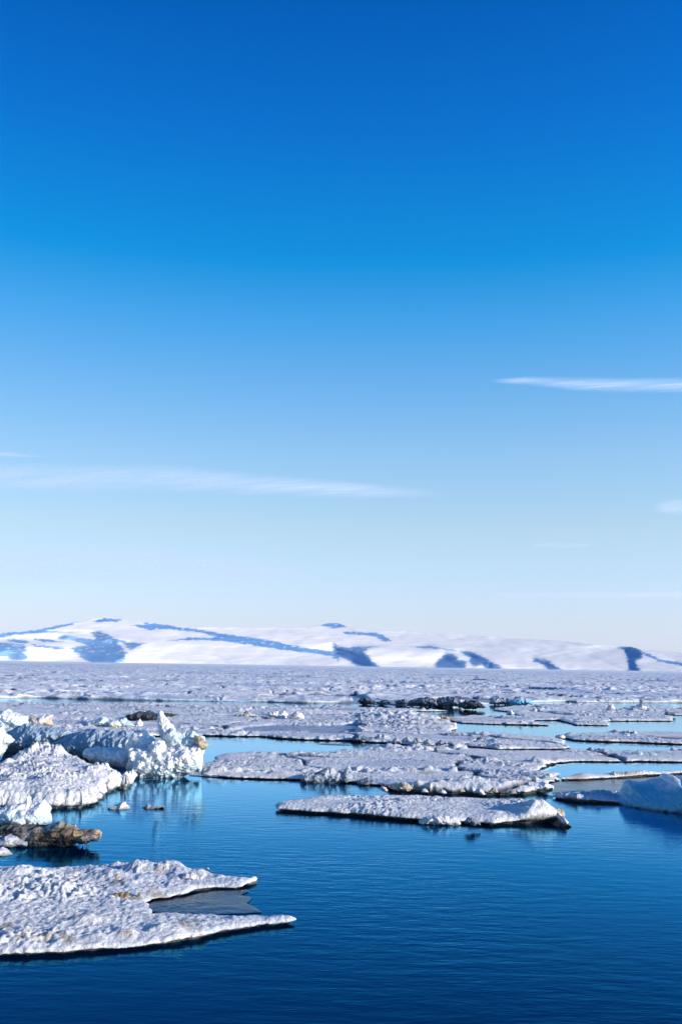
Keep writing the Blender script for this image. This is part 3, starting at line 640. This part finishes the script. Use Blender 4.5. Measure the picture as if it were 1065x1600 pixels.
# centre ridge with a small spire
block('craggy ridge lump with a small finger of ice above the centre channel', [(468, 1216), (472, 1210), (484, 1207), (498, 1206), (506, 1201), (518, 1200), (526, 1205), (534, 1207), (538, 1202), (541, 1197), (547, 1198), (549, 1205), (550, 1216), (546, 1222), (510, 1228), (490, 1228), (472, 1222)], 1224, .9, 76, col='grey', crag=.4, R=.8, white_top=.9, step=.6)
block('low dark lump right of the small ice finger', [(556, 1222), (562, 1218), (574, 1216), (584, 1218), (586, 1224), (580, 1229), (564, 1229)], 1227, .6, 77, col='dark', crag=.2, R=.5)
block('tan tilted chunk at the left end of the greenish rubble row', [(612, 1234), (620, 1228), (627, 1222), (638, 1224), (644, 1232), (636, 1237)], 1236, .5, 78, col='tan', crag=.15, R=.4, z0=.2)
block('dark slab leaning beside the tan tilted chunk', [(598, 1226), (606, 1225), (620, 1231), (624, 1237), (612, 1234)], 1236, .3, 79, col='black', crag=.1, R=.25, z0=.2)
block('pale wedge slab lying in the rubble row left of the greenish lumps', [(666, 1226), (678, 1221), (690, 1218), (699, 1217), (700, 1226), (684, 1229)], 1228, .5, 80, col='ice', crag=.1, R=.5, z0=.2)
gl = [((704, 1224), 14, 8, 'left'), ((726, 1222), 16, 11, 'tallest'), ((744, 1222), 14, 8, 'middle'), ((764, 1224), 15, 9, 'right')]
gn = {'left': 'yellowish ice lump, first from the left in the rubble row', 'tallest': 'tallest greenish white lump of the rubble row', 'middle': 'low yellow green lump right of the tallest rubble lump', 'right': 'greenish white lump beside the brown rubble patch'}
for k, ((cx, cy), wd, ht, nm) in enumerate(gl):
    block(gn[nm], [(cx - wd * .7, cy + 2), (cx - wd * .55, cy - ht * .6), (cx - wd * .1, cy - ht), (cx + wd * .3, cy - ht * .8), (cx + wd * .65, cy - ht * .3), (cx + wd * .7, cy + 2), (cx, cy + 4)], cy + 3, .5, 82 + k, col='green', crag=.18, R=.45, z0=.25, step=.6)
block('brown dirty rubble patch right of the greenish lumps', [(786, 1228), (790, 1221), (800, 1219), (812, 1221), (816, 1227), (804, 1231)], 1229, .5, 87, col='algae', crag=.2, R=.4, z0=.2)
block('smooth white slab sloping to the right end of the rubble row', [(815, 1228), (825, 1222), (838, 1223), (848, 1221), (858, 1226), (863, 1233), (850, 1236), (830, 1234)], 1235, .7, 88, col='ice', crag=.15, R=.7, z0=.15, white_top=1.2)
rub = [(720, 1236, 8), (738, 1234, 7), (750, 1238, 9), (770, 1236, 8), (690, 1238, 7), (664, 1236, 6), (600, 1234, 6), (835, 1217, 7), (856, 1213, 9), (800, 1238, 7)]
rn = ['beige', 'small grey white', 'flat tan', 'bumpy white', 'snowy', 'tiny grey', 'low', 'pointed', 'larger pale', 'rounded']
for k, (cx, cy, wd) in enumerate(rub):
    block('%s ice chunk in the rubble belt behind the pointed floe' % rn[k], [(cx - wd, cy + 2), (cx - wd * .7, cy - wd * .35), (cx - wd * .1, cy - wd * .6), (cx + wd * .5, cy - wd * .4), (cx + wd, cy + 2), (cx, cy + 3)], cy + 3, .35, 90 + k,
          name='ice_chunk', cat='ice chunk', col='tan' if k % 3 == 0 else 'snow', crag=.12, R=.3, z0=.25, step=.6, group='ice chunks in the rubble belt')
# right end of the pointed floe
block('small craggy wet block at the right tip of the pointed floe', [(853, 1268), (857, 1262), (864, 1261), (872, 1264), (879, 1266), (881, 1273), (876, 1279), (860, 1276)], 1278, .4, 101, col='tan', crag=.15, R=.35, step=.5, z0=.1)
block('dark triangular slab standing on the near edge of the pointed floe', [(722, 1284), (735, 1276), (744, 1279), (752, 1286), (740, 1290)], 1288, .25, 102, col='dark', crag=.05, R=.2, step=.5, z0=.2)
block('rounded snow pillow on the near rim of the pointed floe', [(655, 1284), (662, 1277), (690, 1274), (712, 1276), (720, 1284), (715, 1289), (680, 1288), (660, 1287)], 1288, .4, 103, col='snow', crag=.1, R=.35, step=.5, z0=.05)
# pond-side lump and rubble tail
block('dark blue block at the right end of the middle pond', [(546, 1157), (552, 1150), (560, 1148), (572, 1150), (584, 1152), (590, 1158), (570, 1161)], 1160, 1.0, 104, col='dark', crag=.3, R=.7)
block('knobbly white lump right of the dark blue pond block', [(582, 1158), (586, 1151), (592, 1148), (602, 1147), (608, 1151), (612, 1158), (600, 1161)], 1160, .9, 105, col='grey', crag=.35, R=.7, white_top=1)
tail = [(620, 1158, 8), (636, 1157, 9), (652, 1159, 9), (668, 1159, 7), (688, 1161, 9), (706, 1162, 7)]
tn = ['first', 'second', 'third', 'fourth', 'fifth', 'last']
for k, (cx, cy, wd) in enumerate(tail):
    block('%s chunk of the rubble tail trailing right from the pond block' % tn[k], [(cx - wd, cy + 2), (cx - wd * .6, cy - wd * .35), (cx, cy - wd * .6), (cx + wd * .5, cy - wd * .3), (cx + wd, cy + 2), (cx, cy + 3)], cy + 3, .6, 110 + k, name='ice_chunk', cat='ice chunk',
          col='grey', crag=.2, R=.5, z0=.2, group='chunks in the rubble tail')
# white lumps on the upper floe
block('bright white double lump on the upper floe right of the spire', [(417, 1119), (420, 1112), (428, 1110), (436, 1112), (444, 1110), (450, 1116), (446, 1123), (430, 1122)], 1122, 1.2, 120, col='snow', crag=.5, R=1.0, z0=.3)
block('white angular lump with a dark hollow, right of the double lump', [(452, 1122), (458, 1114), (464, 1111), (470, 1113), (476, 1119), (474, 1124), (460, 1125)], 1124, 1.2, 121, col='snow', crag=.5, R=1.0, z0=.3)
block('low creamy lump left of the bright double lump', [(366, 1119), (372, 1114), (384, 1113), (396, 1115), (402, 1119), (384, 1122)], 1120, 1.0, 122, col='tan', crag=.3, R=.8, z0=.3, white_top=1)
# dark ridge at the far lead
DR = [([(558, 1097), (562, 1092), (572, 1091), (580, 1094), (586, 1098), (572, 1100)], 'black', 'short black ridge, leftmost of the dark far ridge'),
      ([(586, 1099), (596, 1095), (608, 1094), (616, 1098), (604, 1101)], 'dark', 'low dark hump second from the left in the far ridge'),
      ([(616, 1098), (624, 1093), (632, 1093), (638, 1098), (628, 1101)], 'dark', 'small peaked hump in the dark far ridge'),
      ([(634, 1101), (642, 1094), (654, 1091), (668, 1090), (680, 1093), (684, 1102), (660, 1103)], 'grey', 'grey hump in the middle of the far ridge'),
      ([(680, 1103), (682, 1092), (694, 1089), (710, 1090), (718, 1094), (722, 1103), (700, 1104)], 'grey', 'tallest flat topped grey block of the far ridge'),
      ([(716, 1106), (718, 1098), (728, 1095), (745, 1096), (752, 1101), (758, 1105), (740, 1108)], 'black', 'black block at the right end of the dark far ridge')]
for k, (p, c, lb) in enumerate(DR):
    block(lb, p, max(q[1] for q in p) - 1, 2.0, 130 + k, col='dark' if c == 'grey' else c, white_top=.35, skew=.4, crag=.5, R=1.6, z0=.2, fine=.2, name='ice_ridge', cat='ice ridge', rag=1.0, step=.6)
block('grey snow hump left of the square blue block on the far lead', [(762, 1100), (768, 1093), (778, 1091), (790, 1093), (798, 1097), (796, 1101)], 1100, 1.6, 140, col='grey', crag=.6, R=1.4, z0=.2, fine=.15)
block('square blue ice block with a white right slope on the far lead', [(796, 1102), (797, 1092), (808, 1091), (820, 1091), (826, 1094), (832, 1099), (836, 1103), (812, 1104)], 1102, 1.8, 141, col='aqua', crag=.4, R=1.2, z0=.1, fine=.1)
block('white jagged hummock right of centre on the ragged right floe', [(984, 1107), (988, 1103), (996, 1102), (1000, 1099), (1004, 1102), (1010, 1105), (1006, 1109)], 1108, 1.2, 142, col='snow', crag=.4, R=.9, z0=.3)
block('small dark green block near the right end of the ragged floe', [(1037, 1117), (1039, 1112), (1046, 1111), (1052, 1113), (1053, 1118), (1044, 1119)], 1118, 1.0, 143, col='dark', crag=.3, R=.8, z0=.2)
block('white knob at the right end of the long dark ridge shadow', [(946, 1109), (948, 1103), (953, 1101), (958, 1104), (960, 1109), (952, 1111)], 1109, .9, 144, col='snow', crag=.3, R=.7, z0=.3)
block('white pointed knob on the left tip of the ragged right floe', [(789, 1116), (793, 1112), (797, 1110), (801, 1113), (803, 1116), (796, 1118)], 1116, .8, 145, col='snow', crag=.2, R=.6, z0=.2)
block('brownish rubble heap on the spit left of the ragged floe', [(672, 1124), (680, 1120), (690, 1118), (698, 1120), (706, 1123), (700, 1127), (682, 1127)], 1125, .9, 146, col='algae', crag=.3, R=.7, z0=.2, white_top=1)
block('white chip at the left tip of the long low right floe', [(866, 1153), (868, 1149), (874, 1147), (880, 1149), (882, 1154), (874, 1155)], 1154, .7, 147, col='snow', crag=.15, R=.6, z0=.05)
block('pale boxy chunk lying on the strip near the right edge of the pond', [(984, 1181), (986, 1175), (1004, 1175), (1022, 1176), (1028, 1180), (1016, 1183)], 1181, .6, 148, col='ice', crag=.2, R=.5, z0=.2)
block('single snow knob poking up from the strip floe behind the iceberg', [(955, 1211), (956, 1207), (959, 1205), (962, 1208), (962, 1212)], 1211, .25, 149, col='snow', crag=.05, R=.2, z0=.2, step=.5, rag=.3)

# ================================================================== HIGH THIN CLOUDS
def cloud_mat():
    m, n, l, b = mat_new('cirrus')
    n.remove(b); out = n['Material Output']
    at = n.new('ShaderNodeAttribute'); at.attribute_name = 'col'
    sp = n.new('ShaderNodeSeparateColor'); l.new(at.outputs['Color'], sp.inputs[0])
    tr = n.new('ShaderNodeBsdfTransparent'); tl = n.new('ShaderNodeBsdfTranslucent'); df = n.new('ShaderNodeBsdfDiffuse'); ad = n.new('ShaderNodeMixShader'); mx = n.new('ShaderNodeMixShader')
    nv = n.new('ShaderNodeCombineXYZ')
    for k_ in range(3): nv.inputs[k_].default_value = (-SV.x, -SV.y, -SV.z)[k_]
    l.new(nv.outputs[0], tl.inputs['Normal'])
    tl.inputs['Color'].default_value = (1, 1, 1, 1); df.inputs['Color'].default_value = (1, 1, 1, 1)
    ad.inputs[0].default_value = 0.0
    l.new(tl.outputs[0], ad.inputs[1]); l.new(df.outputs[0], ad.inputs[2])
    l.new(sp.outputs[0], mx.inputs[0]); l.new(tr.outputs[0], mx.inputs[1]); l.new(ad.outputs[0], mx.inputs[2])
    l.new(mx.outputs[0], out.inputs['Surface'])
    return m
M_CLOUD = cloud_mat()
def cirrus(label, line, wid, strength, seed, H=7000.0):
    """a wind drawn streak lying level at cloud height; line is its run, wid its half width, both read off the photograph"""
    line = np.array(line, float)
    U = np.arange(line[0, 0], line[-1, 0] + 2, 2.0); Vs = np.linspace(-1, 1, 41)
    cy = np.interp(U, line[:, 0], line[:, 1]); hw = np.interp(U, line[:, 0], line[:, 2]) * wid
    UU, SS = np.meshgrid(U, Vs); YY = cy[None, :] + SS * hw[None, :]
    G = ground(UU, YY, H); x, y = G[..., 0], G[..., 1]
    z = H + 40 * perlin(x / 9000, y / 9000, seed)
    endf = sst(0, 0.12, (UU - U[0]) / (U[-1] - U[0])) * sst(0, 0.2, (U[-1] - UU) / (U[-1] - U[0]))
    nz = 0.75 + 0.40 * fbm(UU / 150 + seed, YY / 9.0 + UU / 80, seed, 3) + 0.28 * fbm(UU / 110, YY / 1.8 + UU / 45, seed, 3)
    a = strength * np.clip(1 - SS ** 2, 0, 1) ** 2.0 * endf * np.clip(nz, 0, 1.3)
    nr, nc = UU.shape; idx = np.arange(nr * nc).reshape(nr, nc)
    F = np.stack([idx[:-1, :-1].ravel(), idx[1:, :-1].ravel(), idx[1:, 1:].ravel(), idx[:-1, 1:].ravel()], -1)
    am = a.ravel()[F].max(1) > 0.015
    F = F[am]; us = np.unique(F); re = np.full(nr * nc, -1); re[us] = np.arange(len(us))
    V = np.stack([x, y, z], -1).reshape(-1, 3)[us]; c = np.repeat(a.ravel()[us][:, None], 3, 1)
    o = mesh_obj('cirrus_cloud', V, re[F], M_CLOUD, c); o.location.z = 0
    o.visible_shadow = True
    tag(o, label, 'cloud', 'thin cirrus streaks')
cirrus('bright feathery cirrus streak high at the right edge of the sky', [(755, 595, .25), (820, 595, .6), (900, 600, .95), (980, 602, 1), (1060, 601, 1), (1250, 604, 1)], 14, .30, 1.0)
cirrus('long soft cirrus band crossing the left half of the sky', [(-160, 740, .8), (0, 745, 1), (150, 747, 1), (260, 747, 1), (400, 757, .8), (560, 766, .6), (720, 773, .3)], 26, .42, 5.0)
cirrus('short thin cirrus wisp above the long band at the left edge', [(-160, 706, 1), (0, 709, 1), (40, 712, .6), (80, 714, .3)], 6, .35, 8.0)
cirrus('small cirrus puff low at the right frame edge', [(1015, 794, .4), (1050, 792, 1), (1100, 790, 1), (1200, 788, 1)], 16, .2, 9.0)
cirrus('faint tiny cirrus dash low over the right hills', [(825, 853, .5), (860, 852, 1), (905, 852, .8), (930, 851, .4)], 6, .16, 11.0)
cirrus('faint wide veil of cirrus low over the left hills', [(-160, 880, .8), (0, 885, 1), (200, 878, 1), (340, 890, .8), (520, 905, .4)], 40, .36, 13.0)
cirrus('thin pale cirrus line just above the right hills', [(760, 931, .5), (880, 930, 1), (1065, 929, 1), (1230, 928, 1)], 7, .3, 17.0)

# ================================================================== SMALL THINGS
clumps = [((255, 1362), 26, 13, 'tan', 'largest tan crusted snow heap on the far rim of the foreground floe'), ((221, 1364), 14, 8, 'tan', 'small tan heap just left of the largest heap on the foreground floe'),
          ((178, 1374), 22, 8, 'algae', 'brownish flat heap inland of the two rim heaps'), ((118, 1368), 18, 6, 'snow', 'white low heap on the far rim left of the brownish heap'),
          ((78, 1393), 24, 7, 'tan', 'cream crust patch alone on the flat middle of the foreground floe'), ((28, 1366), 24, 9, 'snow', 'snow heap on the far rim near the left frame edge'),
          ((143, 1440), 10, 7, 'tan', 'small upright tan lump in the lower middle of the foreground floe'), ((36, 1456), 14, 7, 'tan', 'cream lump near the lower left corner of the foreground floe'),
          ((300, 1372), 18, 6, 'snow', 'lumpy white heap right of the largest tan heap'), ((190, 1398), 12, 4, 'algae', 'thin brown crust beside the tiny reddish speck')]
for k, ((cx, cy), wd, ht, cl, lb) in enumerate(clumps):
    rr_ = random.Random(k)
    top = [(cx - wd + 2 * wd * t, cy - ht * (0.45 + 0.55 * rr_.random()) * math.sin(math.pi * min(max(t, .12), .88))) for t in (0.1, 0.25, 0.4, 0.52, 0.66, 0.8, 0.92)]
    cy -= 1; ht *= 1.35
    top = [(a_, cy + (b_ - cy) * 1.35 - 2) for a_, b_ in top]
    block(lb, [(cx - wd, cy + 3)] + top + [(cx + wd, cy + 3), (cx, cy + 5)], cy + 3, .28, 200 + k, name='snow_heap', cat='snow heap', col=cl, crag=.10, R=.25, fine=.04, z0=.22, step=.6, rag=1.0, white_top=1.0, dirt=.15, group='crusted heaps on the foreground floe')
block('tiny reddish brown speck on the foreground floe', [(215, 1400), (216, 1395), (219, 1394), (220, 1400)], 1400, .05, 220, name='debris', cat='debris', col='algae', crag=.01, R=.05, fine=.005, z0=.2, step=.3, rag=.2, white_top=0)
slush('thin dark ice sliver floating in the middle of the pond behind the spired block', [(496, 1161), (520, 1160.6), (548, 1163.5), (552, 1165), (520, 1164), (500, 1163)], 37, T=.05, rag=.05)
slush('short ice sliver near the right end of the middle pond', [(575, 1166), (600, 1165.5), (640, 1167.2), (620, 1168.6), (585, 1168)], 38, T=.05, rag=.05)
slush('thin flat ice rim trailing left of the small floating lump', [(222, 1216.5), (262, 1216.5), (266, 1218), (236, 1218.6)], 39, T=.05, rag=.03, base=(.3, .33, .38))

# ---- air
hv = bpy.data.meshes.new('haze'); X_, Y0_, Y1_, Z0_, Z1_ = 9800, -9800, 9800, -10, 330
hv.from_pydata([(-X_, Y0_, Z0_), (X_, Y0_, Z0_), (X_, Y1_, Z0_), (-X_, Y1_, Z0_), (-X_, Y0_, Z1_), (X_, Y0_, Z1_), (X_, Y1_, Z1_), (-X_, Y1_, Z1_)], [],
               [(0, 3, 2, 1), (4, 5, 6, 7), (0, 1, 5, 4), (1, 2, 6, 5), (2, 3, 7, 6), (3, 0, 4, 7)])
mh = bpy.data.materials.new('haze'); mh.use_nodes = True; mh.node_tree.nodes.clear()
vo = mh.node_tree.nodes.new('ShaderNodeVolumePrincipled'); vo.inputs['Density'].default_value = 0.000008; vo.inputs['Color'].default_value = (0.86, 0.93, 1.0, 1); vo.inputs['Anisotropy'].default_value = 0.2
oo_ = mh.node_tree.nodes.new('ShaderNodeOutputMaterial'); mh.node_tree.links.new(vo.outputs[0], oo_.inputs['Volume'])
hv.materials.append(mh); ho = bpy.data.objects.new('haze', hv); COL.objects.link(ho); ho['kind'] = 'stuff'
